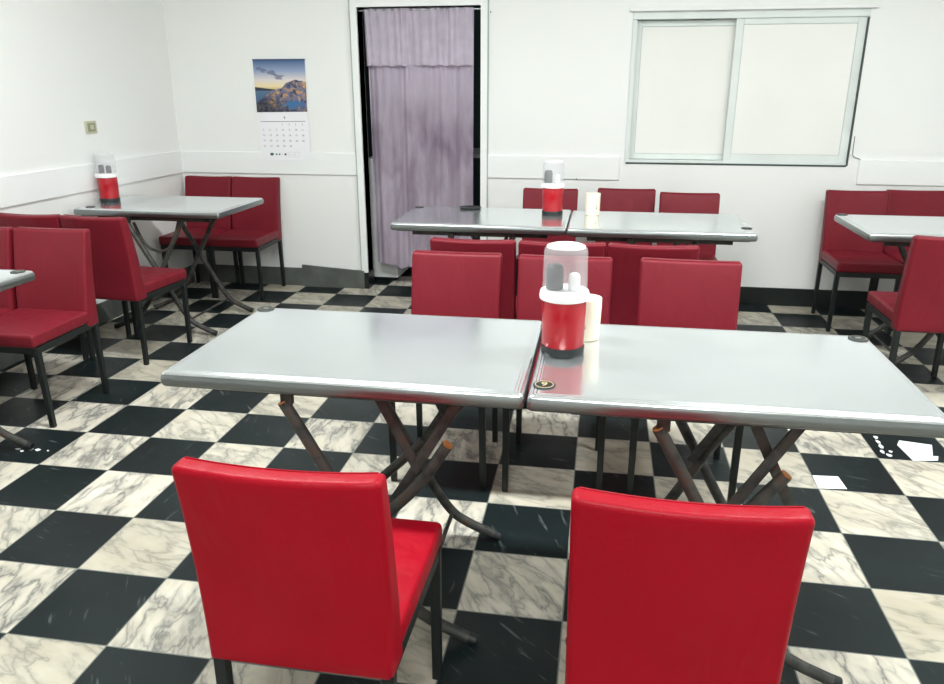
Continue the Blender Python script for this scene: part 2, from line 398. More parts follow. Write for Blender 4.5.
# window
fy = YW+.02
bm = bmesh.new()
t = .03
box(bm, WX0, WX1, fy-.02, fy+.1, WZ1-.045, WZ1, bev=.002); box(bm, WX0, WX1, fy-.01, fy+.1, WZ0, WZ0+.02, bev=.002)
box(bm, WX0, WX0+t, fy-.005, fy+.1, WZ0, WZ1, bev=.002); box(bm, WX1-t, WX1, fy-.005, fy+.1, WZ0, WZ1, bev=.002)
win = struct('window_1', bm, ALU)
def sash(x0, x1, y, z0, z1, s, name):
    bm = bmesh.new(); box(bm, x0, x0+s, y, y+.028, z0, z1, bev=.003); box(bm, x1-s, x1, y, y+.028, z0, z1, bev=.003)
    box(bm, x0+s, x1-s, y, y+.028, z0, z0+s, bev=.003); box(bm, x0+s, x1-s, y, y+.028, z1-s, z1, bev=.003)
    f = obj(name, bm, ALU, win)
    g = obj('gasket', B(x0+s-.002, x1-s+.002, y+.008, y+.012, z0+s-.002, z1-s+.002), SEAL, f)
    obj('pane', B(x0+s+.002, x1-s-.002, y+.004, y+.02, z0+s+.002, z1-s-.002), PANEL, f)
sash(WX0+t, 2.66, fy+.045, WZ0+.022, WZ1-.05, .034, 'sash')
sash(2.618, WX1-.012, fy-.004, WZ0+.018, WZ1-.035, .046, 'sash')
obj('track_gap', B(WX0+.01, WX1-.01, YW-.004, YW+.03, WZ0-.006, WZ0+.004), DARKGAP, win)
obj('side_gap', B(WX1-.010, WX1-.001, YW-.003, YW+.02, WZ0, WZ1-.05), DARKGAP, win)
struct('trim_5', B(WX0-.02, WX1+.035, YW-.03, YW, WZ1, WZ1+.022, bev=.003), CEIL)

# the dim room behind the curtain
bm = bmesh.new()
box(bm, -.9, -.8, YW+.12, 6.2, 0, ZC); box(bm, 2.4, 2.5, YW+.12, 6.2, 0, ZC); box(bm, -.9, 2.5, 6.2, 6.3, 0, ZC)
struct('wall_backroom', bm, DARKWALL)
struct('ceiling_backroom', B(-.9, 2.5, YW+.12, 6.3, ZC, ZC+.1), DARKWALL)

# ------------------------------------------------------------------ chairs
def make_chair():
    root = thing('dining_chair', (0, 0, 0), 0, 'x', 'chair')
    W = .372
    # back: height .375 - .808, rear face at y=-.215
    H = .447; zc = .353+H/2
    def dback(p):
        t = (p.z+H/2)/H                      # 0 bottom, 1 top
        u = p.x/(W/2)
        th = 1.0+.85*(1-t)                   # a little thicker at the foot
        y = (p.y+.025)*th-.025
        y -= .012*(1-u*u)*t                  # wraps round the sitter
        y -= .036*t*t+.004*t
        z = p.z-.005*(1-u*u)*t
        x = p.x*(.985+.015*t)
        return Vector((x, y, z))
    bm = bmesh.new(); rbox(bm, W, .05, H, .013, n=(12, 2, 14), deform=dback)
    for v in bm.verts: v.co += Vector((0, -.19, zc))
    back = obj('backrest', bm, RED, root, smooth=True, sharp=60)
    # seam welts run along the top and the two sides of the back
    for yy in (.016,):
        pts = []
        for i in range(13):
            u = -1+2*i/12; p = Vector((u*(W/2-.012), yy, H/2+.0002)); q = dback(p); pts.append(q+Vector((0, -.19, zc)))
        obj('seam', T(pts, .0016, seg=6), RED, back, smooth=True)
    def dseat(p):
        t = (p.y+.2)/.4
        x = p.x*(.97+.03*t)
        z = p.z+(.006*(1-(p.x/.2)**2)*(1-((p.y)/.2)**2) if p.z > 0 else 0)
        return Vector((x, p.y, z))
    bm = bmesh.new(); rbox(bm, .376, .392, .058, .014, n=(10, 10, 2), deform=dseat)
    for v in bm.verts: v.co += Vector((0, .039, .405))
    seat = obj('seat', bm, RED, root, smooth=True, sharp=60)
    pts = [Vector((x, y, .419)) for x, y in ((-.183, -.12), (-.1985, .20), (-.185, .2345), (.185, .2345), (.1985, .20), (.183, -.12))]
    bm = bmesh.new()
    box(bm, -.178, .178, .198, .222, .346, .376, bev=.002); box(bm, -.16, .16, -.192, -.176, .350, .376, bev=.002)
    fr = bm
    for s in (-1, 1):
        b2 = bmesh.new(); box(b2, -.011, .011, -.195, .2, .346, .376, bev=.002)
        for v in b2.verts:
            tt = (v.co.y+.195)/.395; v.co.x += s*(.168+.006*tt)
        me = bpy.data.meshes.new('x'); b2.to_mesh(me); b2.free(); fr.from_mesh(me); bpy.data.meshes.remove(me)
    obj('seat_frame', fr, BLACK, root)
    for s in (-1, 1):
        for yb, yt, xb, xt in ((.196, .206, .176, .174), (-.197, -.190, .168, .168)):
            b2 = bmesh.new(); r = bmesh.ops.create_cube(b2, size=1)
            for v in b2.verts:
                top = v.co.z > 0; k = .026 if top else .022
                v.co = Vector((s*(xt if top else xb)+v.co.x*k, (yt if top else yb)+v.co.y*k, .374 if top else 0.001))
            bmesh.ops.bevel(b2, geom=b2.edges[:], offset=.002, segments=1, affect='EDGES')
            leg = obj('leg', b2, BLACK, root)
    return root
chair0 = make_chair(); index_kids(chair0)
red_parts = {o.name for o in (chair0.children[0], chair0.children[1], chair0.children[0].children[0])}
MARO_MESH = {}; first = [True]
def chair(cx, yr, face, label, group, rot=0., sx=1.):
    """cx centre, yr = y of the rear face, face=+1 looks to +y, -1 to -y"""
    c = chair0 if first[0] else copy_tree(chair0); first[0] = False
    a = math.radians(rot)+(0 if face > 0 else math.pi)
    c.rotation_euler = (0, 0, a); c.location = (cx, yr+face*.215, 0)
    c.scale.x = sx
    c['label'] = label; c['category'] = 'chair'; c['group'] = group
    if group != G1:      # the other chairs get a duller maroon, distance haze put into the vinyl colour
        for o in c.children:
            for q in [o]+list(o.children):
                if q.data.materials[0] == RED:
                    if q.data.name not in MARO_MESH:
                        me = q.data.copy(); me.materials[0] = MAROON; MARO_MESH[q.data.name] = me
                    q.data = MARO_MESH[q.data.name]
    return c
G1 = 'chairs with their backs to the camera at the front table'
chair(1.320, -0.378, 1, 'bright red vinyl chair nearest the camera, on the left, its back turned to us', G1, sx=1.02)
chair(2.012, -0.374, 1, 'bright red vinyl chair nearest the camera, on the right, its back turned to us', G1, rot=-0.7, sx=1.0)
G2 = 'chairs on the far side of the front table'
chair(1.296, 1.415, -1, 'red chair facing us behind the left half of the front table, nearest the doorway', G2, sx=0.965)
chair(1.722, 1.405, -1, 'red chair facing us directly behind the front red canister', G2, sx=0.97)
chair(2.184, 1.415, -1, 'red chair facing us behind the right half of the front table, rightmost of that row', G2, rot=-2, sx=0.995)
G3 = 'chairs on the near side of the middle table'
chair(1.312, 1.72, 1, 'red chair pushed under the left half of the middle table, back to us', G3, sx=1.0)
chair(1.69, 1.72, 1, 'red chair at the middle table, back to us, the middle one of that near row', G3, rot=1, sx=0.99)
chair(2.07, 1.72, 1, 'red chair at the middle table, back to us, rightmost of that near row', G3, sx=1.0)
G4 = 'chairs between the middle table and the back wall'
chair(1.525, 3.45, -1, 'red chair behind the middle table showing beside its red canister', G4, sx=0.94)
chair(2.004, 3.52, -1, 'red chair behind the middle table, the middle of three by the wall under the window', G4, sx=0.98)
chair(2.382, 3.38, -1, 'red chair behind the middle table, rightmost of three, under the window', G4, sx=0.96)
G5 = 'chairs at the table by the left wall'
chair(-0.673, 2.01, 1, 'red chair at the left wall table, back to us, its seat in view', G5, rot=-4, sx=1.0)
chair(-1.058, 2.02, 1, 'red chair at the left wall table, back to us and close against the left wall', G5, sx=0.98)
G6 = 'chairs at the table cut off by the left edge'
chair(-0.655, 1.635, -1, 'red chair facing us at the left edge table, whole seat in view', G6, sx=1.0)
chair(-1.038, 1.625, -1, 'red chair mostly cut off by the left edge of the photo, facing us', G6, sx=0.99)
G7 = 'chairs side by side in the left back corner'
chair(-0.988, 3.765, -1, 'red chair against the back wall, in the left corner beside the left wall', G7, sx=0.965)
chair(-0.625, 3.765, -1, 'red chair against the back wall below the calendar', G7, sx=0.965)
G8 = 'chairs at the table by the right edge'
chair(3.425, 3.65, -1, 'red chair by the back wall at the right table, its left side in view', G8, sx=0.98)
chair(3.802, 3.72, -1, 'red chair by the back wall at the far right edge, standing slightly further back', G8, sx=0.98)
chair(3.397, 2.1, 1, 'red chair cut off by the right edge, back to us at the right table', G8, rot=-1, sx=1.02)

# ------------------------------------------------------------------ tables
def rect_loft(rings):
    """rings: (x0,x1,y0,y1,z,corner radius)"""
    bm = bmesh.new(); R = []
    for x0, x1, y0, y1, z, r in rings:
        ring = []
        for cx, cy, a0 in ((x1-r, y1-r, 0), (x0+r, y1-r, 90), (x0+r, y0+r, 180), (x1-r, y0+r, 270)):
            for k in range(5):
                a = math.radians(a0+22.5*k); ring.append(bm.verts.new((cx+r*math.cos(a), cy+r*math.sin(a), z)))
        R.append(ring)
    n = len(R[0])
    for A, Q in zip(R, R[1:]):
        for k in range(n): bm.faces.new((A[k], A[(k+1) % n], Q[(k+1) % n], Q[k]))
    bm.faces.new(R[0]); bm.faces.new(R[-1])
    return bm
TL, TW = .912, .607
EK = set()
def make_table(cu=.715, cz=.57, open_legs=False):
    root = thing('folding_table', (0, 0, 0), 0, 'x', 'table')
    def ins(i, z, r=.012): return (i, TL-i, i, TW-i, z, max(.002, r-i*.3))
    top = rect_loft([ins(.013, .7105), ins(.006, .7115), ins(.0022, .7155), ins(.0003, .722), ins(0, .729), ins(.001, .737), ins(.0035, .7435), ins(.0075, .748), ins(.011, .7493), ins(.0140, .7496), ins(.0148, .7490), ins(.0165, .7490), ins(.0173, .7497), ins(.022, .7497), ins(.0228, .7492), ins(.0245, .7492), ins(.0255, .7500)])
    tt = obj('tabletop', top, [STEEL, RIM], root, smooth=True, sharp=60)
    for p in tt.data.polygons:                 # the flat field keeps its own flat shading
        if len(p.vertices) > 4:
            p.use_smooth = False
            for k in p.edge_keys:
                EK.add(tuple(sorted(k)))
    for p in tt.data.polygons:                 # rolled rim below the nose, in a darker steel colour
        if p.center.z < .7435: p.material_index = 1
    for e in tt.data.edges:
        if tuple(sorted(e.vertices)) in EK: e.use_edge_sharp = True
    EK.clear()
    obj('underside_panel', B(.030, TL-.030, .030, TW-.030, .704, .7115), PLY, root)
    bm = bmesh.new(); box(bm, .10, TL-.10, .075, .10, .678, .702, bev=.003); obj('rail', bm, TUBE, root)
    bm = bmesh.new(); box(bm, .10, TL-.10, TW-.10, TW-.075, .678, .702, bev=.003); obj('rail', bm, TUBE, root)
    yn, yf = .045, TW-.060
    for y, s in ((yn, 1), (yf, -1)):
        # long leg: capped end hangs at u=.31, foot kicks out at u=.78
        l = obj('leg', T([(.305, y, .672), (.40, y, .50), (.555, y, .215), (.625, y, .105), (.68, y, .062), (.785, y, .016)], .0155, smooth_steps=4, seg=12), TUBE, root, smooth=True)
        obj('end_cap', lathe([(.0125, 0), (.0145, .003), (.0145, .005)], 14), ORANGE, l, smooth=True)
        cap = l.children[0]; d = Vector((.305-.40, 0, .672-.50)).normalized(); cap.location = Vector((.305, y, .672))-d*.001; cap.rotation_euler = d.to_track_quat('Z', 'Y').to_euler()
        obj('foot_cap', T([(.772, y, .021), (.792, y, .0145)], .0160, seg=12), BLKPL, l, smooth=True)
        # opposite leg: lower tube with an open capped end, foot at u=.12
        y2 = y+.032*s
        if not open_legs:
            l = obj('leg', T([(cu, y2, cz), (cu-.10, y2, cz-.145), (.38, y2, .19), (.28, y2, .095), (.23, y2, .06), (.125, y2, .016)], .0155, smooth_steps=4, seg=12), TUBE, root, smooth=True)
            obj('end_cap', lathe([(.0125, 0), (.0145, .003), (.0145, .005)], 14), ORANGE, l, smooth=True)
            cap = l.children[0]; d = Vector((.10, 0, .145)).normalized(); cap.location = Vector((cu, y2, cz))-d*.001; cap.rotation_euler = d.to_track_quat('Z', 'Y').to_euler()
            obj('foot_cap', T([(.138, y2, .021), (.118, y2, .0145)], .0160, seg=12), BLKPL, l, smooth=True)
            # flat link from the rail down to the crossing
            obj('link_bar', bar([(cu+.03, y2+.022*s, .69), (cu-.11, y2+.022*s, .45), (cu-.16, y2+.022*s, .37)], .026, .008), TUBE, root)
            obj('brace', bar([(.52, y2+.04*s, .69), (.64, y2+.04*s, .45)], .026, .007), TUBE, root)
        else:
            l = obj('leg', T([(.64, y2, .69), (.50, y2, .44), (.36, y2, .19), (.27, y2, .095), (.22, y2, .06), (.115, y2, .016)], .0145, smooth_steps=4, seg=12), TUBE, root, smooth=True)
            obj('foot_cap', T([(.128, y2, .021), (.108, y2, .0145)], .0160, seg=12), BLKPL, l, smooth=True)
        obj('hinge', B(.300, .330, y-.010, y+.010, .668, .702, bev=.003), TUBE, root)
    obj('cross_rod', T([(.635, yn, .095), (.635, yf, .095)], .007, seg=8), TUBE, root, smooth=True)
    obj('cross_rod', T([(.275, yn+.032, .093), (.275, yf-.032, .093)], .007, seg=8), TUBE, root, smooth=True)
    # curved locking hoop between the legs
    hy = yn+.06 if open_legs else yf-.02
    obj('locking_hoop', T([(.31, hy, .66), (.35, hy, .56), (.41, hy, .50), (.50, hy, .50), (.56, hy, .57), (.60, hy, .68)], .009, smooth_steps=5, seg=8), TUBE, root, smooth=True)
    return root
DULL = mat('dulled_brass', (120, 120, 108), .45, .3)
def medal(parent, u, v, digit=None, face=1):
    z = .750
    m1 = obj('number_medallion', lathe([(.0255, z-.001), (.0265, z+.0005), (.0265, z+.0022), (.025, z+.003)], 32, (u, v)), BLKPL, parent, smooth=True)
    rg = bmesh.new()
    n = 36
    for r0, r1, zz in ((.0205, .0225, z+.0034),):
        a = [rg.verts.new((u+r0*math.cos(2*math.pi*k/n), v+r0*math.sin(2*math.pi*k/n), zz)) for k in range(n)]
        b = [rg.verts.new((u+r1*math.cos(2*math.pi*k/n), v+r1*math.sin(2*math.pi*k/n), zz)) for k in range(n)]
        c = [rg.verts.new((p.co.x, p.co.y, z+.002)) for p in a]; d_ = [rg.verts.new((p.co.x, p.co.y, z+.002)) for p in b]
        for k in range(n):
            j = (k+1) % n
            for q in ((a[k], a[j], b[j], b[k]), (b[k], b[j], d_[j], d_[k]), (a[j], a[k], c[k], c[j])): rg.faces.new(q)
    obj('ring', rg, GOLD if digit else DULL, m1)
    pl = bmesh.new()
    if digit: text_mesh(pl, digit, .034, (u, v, z+.0036), (1, 0, 0), (0, 1, 0), .0004)
    else: box(pl, u-.008, u+.008, v-.006, v+.006, z+.0025, z+.0036, bev=.0003)
    obj('numeral' if digit else 'centre_plate', pl, GOLD if digit else DULL, m1)
table0 = make_table(); index_kids(table0); tfirst = [True]
def table(x, y, label, group, rz=0, medals=(), src=None):
    t = src if src else table0 if tfirst[0] else copy_tree(table0); tfirst[0] = False
    t.location = (x, y, 0); t.rotation_euler = (0, 0, math.radians(rz)); t['label'] = label; t['category'] = 'table'
    if group: t['group'] = group
    for u, v, dg in medals: medal(t, u, v, dg)
    return t
open0 = [None]
def dup_open():
    if open0[0] is None: open0[0] = make_table(open_legs=True); index_kids(open0[0]); return open0[0]
    return copy_tree(open0[0])
table(.783, .122, 'steel-topped folding table nearest the camera, left half of the front pair', 'steel folding tables', medals=[(.030, TW-.03, None)])
table(1.700, .117, 'steel folding table nearest the camera, right half of the front pair, with the number 9', 'steel folding tables', medals=[(.036, .074, '9'), (TL-.036, TW-.04, None)], src=make_table(.605, .56))
table(.772, 2.325, 'steel-topped folding table of the middle pair, left half, in front of the curtained doorway', 'steel folding tables', medals=[(.030, TW-.06, None)], src=dup_open())
table(1.685, 2.300, 'steel-topped folding table of the middle pair, right half, below the window', 'steel folding tables', medals=[(TL-.03, .15, None)], src=dup_open())
table(-1.180, 2.505, 'steel-topped folding table against the left wall near the back corner', 'steel folding tables', medals=[(.07, .07, None)], src=dup_open())
table(3.122, 2.40, 'steel-topped folding table cut off by the right edge, near the back wall', 'steel folding tables', medals=[(.035, TW-.03, None)], src=dup_open())
table(-1.205, .462, 'steel-topped folding table corner poking in from the left edge', 'steel folding tables', medals=[(TL-.045, TW-.04, None)], src=dup_open())

# ------------------------------------------------------------------ canisters, cups
def make_canister():
    root = thing('utensil_canister', (0, 0, 0), 0, 'x', 'canister')
    obj('base', lathe([(.055, 0), (.0565, .002), (.0575, .022), (.0560, .0245)]), BLKPL, root, smooth=True)
    obj('body', lathe([(.0545, .0245), (.0552, .026), (.0565, .10), (.0570, .148), (.056, .150)], 48), REDCAN, root, smooth=True)
    obj('collar', lathe([(.058, .148), (.0640, .150), (.0650, .156), (.0635, .168), (.0615, .172), (.054, .173)], 48), WHTPL, root, smooth=True)
    obj('cover', lathe([(.0580, .173), (.0575, .20), (.0560, .272), (.054, .280), (.050, .284)], 48, cap0=False, cap1=False), CLEAR, root, smooth=True)
    obj('cover_lid', lathe([(.0500, .2838), (.0490, .2875), (.038, .2915), (.014, .2945), (.001, .295)], 48, cap0=True), mat('frosted_white_plastic', (228, 228, 230), .3), root, smooth=True)
    return root
can0 = make_canister(); index_kids(can0)
tag(obj('dish', lathe([(.045, 0), (.060, .003), (.064, .010), (.061, .0105), (.050, .006), (.001, .005)], 36), BLKPL, smooth=True), 'flat round black dish on the middle table, in front of the doorway', 'dish').location = (1.105, 2.862, .750)
# the two small holders standing inside each cover
def jar(name, x, y, z, M, label, s=1., cat='toothpick holder'):
    bm = lathe([(.016*s, 0), (.018*s, .003), (.018*s, .040*s), (.0165*s, .046*s), (.015*s, .050*s), (.010*s, .053*s)], 24)
    o = obj(name, bm, M, smooth=True); o.location = (x, y, z)
    return tag(o, label, cat)
ct = 'clear-lidded canisters on the tables'
for i, (x, y, where, lab) in enumerate([
    (1.765, .437, 'front', 'large red canister with white collar and clear cover nearest the camera'),
    (1.585, 2.725, 'middle', 'red canister with clear cover on the middle table before the chairs'),
    (-1.124, 2.790, 'left', 'red canister with clear cover on the left wall table')]):
    c = can0 if i == 0 else copy_tree(can0)
    c.location = (x, y, .750); c['label'] = lab; c['category'] = 'canister'; c['group'] = ct
    jar('shaker', x-.026, y-.004, .9235, GREYPL, ['dark shaker inside the clear cover of the canister nearest the camera', 'dark shaker inside the clear cover of the middle table canister', 'dark shaker, the left one inside the cover of the left wall canister'][i], 1.25 if i != 2 else .9, 'shaker')
    jar('shaker', x+.024, y-.006, .9235, WHTPL if i < 2 else GREYPL, ['small white shaker inside the clear cover of the canister nearest the camera', 'pale shaker inside the clear cover of the middle table canister', 'dark shaker, the right one inside the cover of the left wall canister'][i], .85, 'shaker')
def cup(x, y, label, rot):
    root = thing('cup', (x, y, .750), rot, label, 'cup', 'cream cups beside the canisters')
    obj('body', lathe([(.036, 0), (.0385, .002), (.0392, .006), (.0415, .114), (.0408, .118), (.037, .119)], 40), CERAM, root, smooth=True)
    bm = bmesh.new()
    for a, h, wd, ht in ((-105, .062, .006, .0015), (-103, .052, .005, .005), (-98, .047, .006, .0015), (-108, .045, .0015, .006), (-99, .040, .005, .006), (-107, .036, .004, .0015), (-102, .032, .0015, .005)):
        an = math.radians(a); rr = .0357+.0375*0; R = Matrix.Rotation(an+math.pi/2, 4, 'Z')
        b2 = bmesh.new(); box(b2, -wd/2, wd/2, -.0004, .0004, -ht/2, ht/2)
        rad = .0392+.0023*(h/.108)+.0002
        for v in b2.verts: v.co = R @ v.co+Vector((rad*math.cos(an), rad*math.sin(an), h))
        me = bpy.data.meshes.new('x'); b2.to_mesh(me); b2.free(); bm.from_mesh(me); bpy.data.meshes.remove(me)
    obj('printed_marks', bm, INK, root)
    return root
cup(1.822, .570, 'cream cylindrical cup with small printed marks behind the front canister', math.radians(5))
cup(1.802, 2.750, 'cream cylindrical cup on the middle table right of the canister', math.radians(42))

# ------------------------------------------------------------------ curtain
def curtain():
    root = thing('door_curtain', (.6, YW+.03, 0), 0, 'lavender cloth curtain with a gathered valance hanging in the doorway', 'curtain')
    off = Vector((-.6, -(YW+.03), 0))
    def cloth(x0t, x1t, x0b, x1b, zt, zb, yo, amp, nx, nz, ph, ruffle=0., bottom=None):
        bm = bmesh.new(); G = []
        for j in range(nz+1):
            t = j/nz; row = []
            for i in range(nx+1):
                s = i/nx; xa = x0t+(x0b-x0t)*t; xb = x1t+(x1b-x1t)*t
                zbb = bottom(s) if bottom else zb
                x = xa+(xb-xa)*s; z = zt+(zbb-zt)*t
                f = (math.sin(s*41+ph+.5*math.sin(3*t+s*4))*.5*(1-.5*t)+math.sin(s*23+1.3*ph+t*1.2)*.6+math.sin(s*9.5+ph+t*.8)*.5)
                fine = math.sin(s*97+ph+math.sin(s*17)*1.5)*(.5*(1-.4*t) if ruffle else .12+.28*max(0, 1-t*3))
                y = yo+amp*(f*(.6+.4*t)+fine*1.4)
                if ruffle and t > .9: y += ruffle*math.sin(s*70)
                z -= .004*math.sin(s*50+ph)*t
                row.append(bm.verts.new(Vector((x, y, z))+off))
            G.append(row)
        for j in range(nz):
            for i in range(nx): bm.faces.new((G[j][i], G[j][i+1], G[j+1][i+1], G[j+1][i]))
        r = bmesh.ops.solidify(bm, geom=bm.faces[:], thickness=.0012)
        return bm
    def bot(s):
        if s < .16: return .185-.010*s/.16
        if s < .26: return .175-.030*(s-.16)/.10
        return .145+.05*min(1, (s-.26)/.3)
    obj('panel', cloth(.222, .962, .228, .955, 1.905, .18, YW+.062, .020, 190, 60, .7, bottom=bot), LAV, root, smooth=True, sharp=80)
    obj('valance', cloth(.218, .966, .230, .964, 1.908, 1.552, YW+.026, .013, 200, 24, 2.1, ruffle=.003), mat('lavender_cloth_lit', (246, 236, 250), .8, bump=(300, .2), var=(12, .1)), root, smooth=True, sharp=80)  # ceiling lamp glare put into the valance as a paler cloth colour
    obj('curtain_rod', T([Vector((DX0-.002, YW+.034, 1.897))+off, Vector((DX1+.002, YW+.034, 1.897))+off], .006, seg=10), mat('chrome_rod', (190, 195, 195), .3, .8), root, smooth=True)
    # sewn joins in the cloth
curtain()

# back room fittings glimpsed beside and under the curtain
r_ = thing('kitchen_cabinet', (.262, 4.3, 0), 0, 'white cabinet in the room behind the curtain, its foot showing below the hem', 'cabinet')
bm = bmesh.new(); box(bm, -.14, .093, -.30, .30, .036, .92, bev=.006); obj('body', bm, CABW, r_)
obj('plinth', B(-.12, .06, -.25, .28, 0, .036), BLKPL, r_)
obj('handle', B(-.125, -.115, -.315, -.30, .60, .75, bev=.002), CTOP, r_)
r_ = thing('counter', (1.0, 4.35, 0), 0, 'grey counter in the back room glimpsed right of the curtain', 'counter')
obj('countertop', B(-.58, .45, -.25, .3, .925, .955, bev=.003), CTOP, r_)
for xx in (-.50, .40): obj('leg', B(xx-.015, xx+.015, -.2, -.17, 0, .925), BLACK, r_)
for xx in (-.50, .40): obj('leg', B(xx-.015, xx+.015, .24, .27, 0, .925), BLACK, r_)

# ------------------------------------------------------------------ calendar
def picture_mat():
    M = mat('calendar_photo', (120, 140, 170), .45); g = NT(M)
    pos = g.n('ShaderNodeTexCoord').outputs['Generated']
    s = g.n('ShaderNodeSeparateXYZ'); g.l(pos, s.inputs[0]); X, Z = s.outputs[0], s.outputs[2]
    sky = g.ramp(Z, [(.44, lin((206, 180, 130))), (.50, lin((238, 220, 170))), (.62, lin((226, 216, 214))), (.78, lin((150, 165, 196))), (1., lin((54, 92, 140)))])
    n = g.n('ShaderNodeTexNoise'); n.inputs['Scale'].default_value = 4.; n.inputs['Detail'].default_value = 6
    g.l(g.vm('MULTIPLY', pos, (1.2, 1., 2.6)), n.inputs['Vector'])
    dx = g.math('SUBTRACT', X, .36); dz = g.math('SUBTRACT', Z, g.math('MULTIPLY_ADD', X, -.35, .86)); 
    dd = g.math('SQRT', g.math('ADD', g.math('MULTIPLY', g.math('MULTIPLY', dx, dx), 1.2), g.math('MULTIPLY', g.math('MULTIPLY', dz, dz), 14.)))
    cl = g.ramp(g.math('SUBTRACT', g.math('ADD', n.outputs['Fac'], .0), dd), [(.26, 0.), (.36, .75)])
    sky = g.mix(cl, sky, lin((92, 98, 128)))
    sea = g.mix(Z, lin((30, 60, 110)), lin((120, 160, 180)))
    # ridge line: low on the left, high on the right
    nr = g.n('ShaderNodeTexNoise'); nr.inputs['Scale'].default_value = 9.; nr.inputs['Detail'].default_value = 4; g.l(pos, nr.inputs['Vector'])
    ridge = g.ramp(X, [(0, .18), (.15, .27), (.33, .42), (.5, .46), (.62, .56), (.78, .62), (.95, .58), (1, .58)])
    rk = g.math('LESS_THAN', Z, g.math('ADD', ridge, g.math('MULTIPLY_ADD', nr.outputs['Fac'], .08, -.04)))
    v = g.n('ShaderNodeTexVoronoi'); v.inputs['Scale'].default_value = 22.; g.l(pos, v.inputs['Vector'])
    rock = g.ramp(g.n('ShaderNodeSeparateColor').outputs[0], [(0, 0.)]) if False else None
    sc_ = g.n('ShaderNodeSeparateColor'); g.l(v.outputs['Color'], sc_.inputs[0])
    rock = g.ramp(sc_.outputs[0], [(0, lin((46, 56, 78))), (.25, lin((84, 92, 130))), (.5, lin((128, 124, 146))), (.70, lin((112, 104, 120))), (.86, lin((216, 164, 96))), (1., lin((120, 116, 136)))])
    dark = g.ramp(g.math('MULTIPLY_ADD', X, .5, Z), [(.2, lin((26, 34, 44))), (.62, (1., 1., 1.))])
    rock = g.mix(.75, rock, dark); rock.node.blend_type = 'MULTIPLY'
    # blue cove at the lower right
    cx, cz = g.math('SUBTRACT', X, .72), g.math('SUBTRACT', Z, .14)
    cove = g.math('LESS_THAN', g.math('ADD', g.math('MULTIPLY', cx, cx), g.math('MULTIPLY', g.math('MULTIPLY', cz, cz), 3.5)), g.math('MULTIPLY_ADD', nr.outputs['Fac'], .16, -.05))
    rock = g.mix(cove, rock, lin((60, 110, 160)))
    low = g.mix(g.math('LESS_THAN', Z, g.math('MULTIPLY_ADD', X, .02, .415)), sky, sea)
    hill = g.math('MULTIPLY', g.math('LESS_THAN', Z, g.math('MULTIPLY_ADD', X, -.12, .485)), g.math('GREATER_THAN', Z, .415))
    low = g.mix(hill, low, lin((44, 52, 66)))
    fin = g.mix(rk, low, rock)
    g.l(fin, g.b.inputs['Base Color']); return M
cal = thing('wall_calendar', (-.39, YW, 1.247), 0, 'paper wall calendar with a coastal sunset photo above a month of dates', 'calendar')
# sheet coordinates: x right, z up, on the wall; the lower page hangs slightly to the right
yc = -.004
bm = bmesh.new(); poly(bm, [(-.188, yc, .345), (.190, yc, .347), (.184, yc, .005), (-.188, yc, .000)], .0015, (0, -1, 0)); obj('picture', bm, picture_mat(), cal)
bm = bmesh.new(); poly(bm, [(-.190, -.002, .002), (.186, -.002, .006), (.190, -.016, -.330), (-.176, -.016, -.340)], .001, (0, -1, 0)); page = obj('date_page', bm, PAPER, cal)
def pp(x, z):   # point on the slanting page
    t = (.004-z)/.336; return Vector((x, -.002-.014*t-.0012, z))
uxp = Vector((1, 0, .01)).normalized(); uyp = Vector((0, .042, 1)).normalized()
bm = bmesh.new()
a = pp(-.165, -.062); b = pp(.165, -.058); c = pp(.165, -.061); d_ = pp(-.165, -.065); poly(bm, [d_, c, b, a], .0004, (0, -1, 0)); obj('rule', bm, INK, page)
bm = bmesh.new(); text_mesh(bm, '4', .030, pp(.012, -.036), uxp, uyp)
obj('month', bm, INK, page)
bk = bmesh.new(); rd = bmesh.new(); dnum = 1
for row in range(5):
    for col in range(7):
        if row == 0 and col < 3: continue
        if dnum > 30: continue
        text_mesh(rd if col == 0 else bk, str(dnum), .0175, pp(-.150+col*.0485+row*.001, -.082-row*.037), uxp, uyp); dnum += 1
obj('dates', bk, INK, page); obj('sunday_dates', rd, INKRED, page)
bm = bmesh.new(); n = 20; poly(bm, [pp(-.097+.014*math.cos(2*math.pi*k/n), -.286+.010*math.sin(2*math.pi*k/n)) for k in range(n)], .0005, (0, -1, 0)); obj('logo', bm, mat('green_ink', (38, 92, 70), .6), page)
bm = bmesh.new()
for x, s in ((-.062, .006), (-.040, .006), (-.018, .002), (.004, .0075)):
    poly(bm, [pp(x-s, -.286-s*.9), pp(x+s, -.286-s*.9), pp(x+s*.8, -.286+s*.9), pp(x-s*.8, -.286+s*.9)], .0005, (0, -1, 0))
for x0, z0, x1, z1 in ((.028, -.270, .112, -.2705), (.028, -.302, .112, -.3025), (.028, -.302, .0285, -.270), (.1115, -.302, .112, -.270), (.078, -.302, .0785, -.270), (.028, -.286, .078, -.2865)):
    poly(bm, [pp(x0, z0), pp(x1, z0), pp(x1, z1), pp(x0, z1)], .0003, (0, -1, 0))
obj('footer_print', bm, INK, page)
obj('hanging_strip', B(-.190, .192, -.010, -.001, .343, .351, bev=.001), mat('dark_blue_strip', (44, 70, 104), .5), cal)

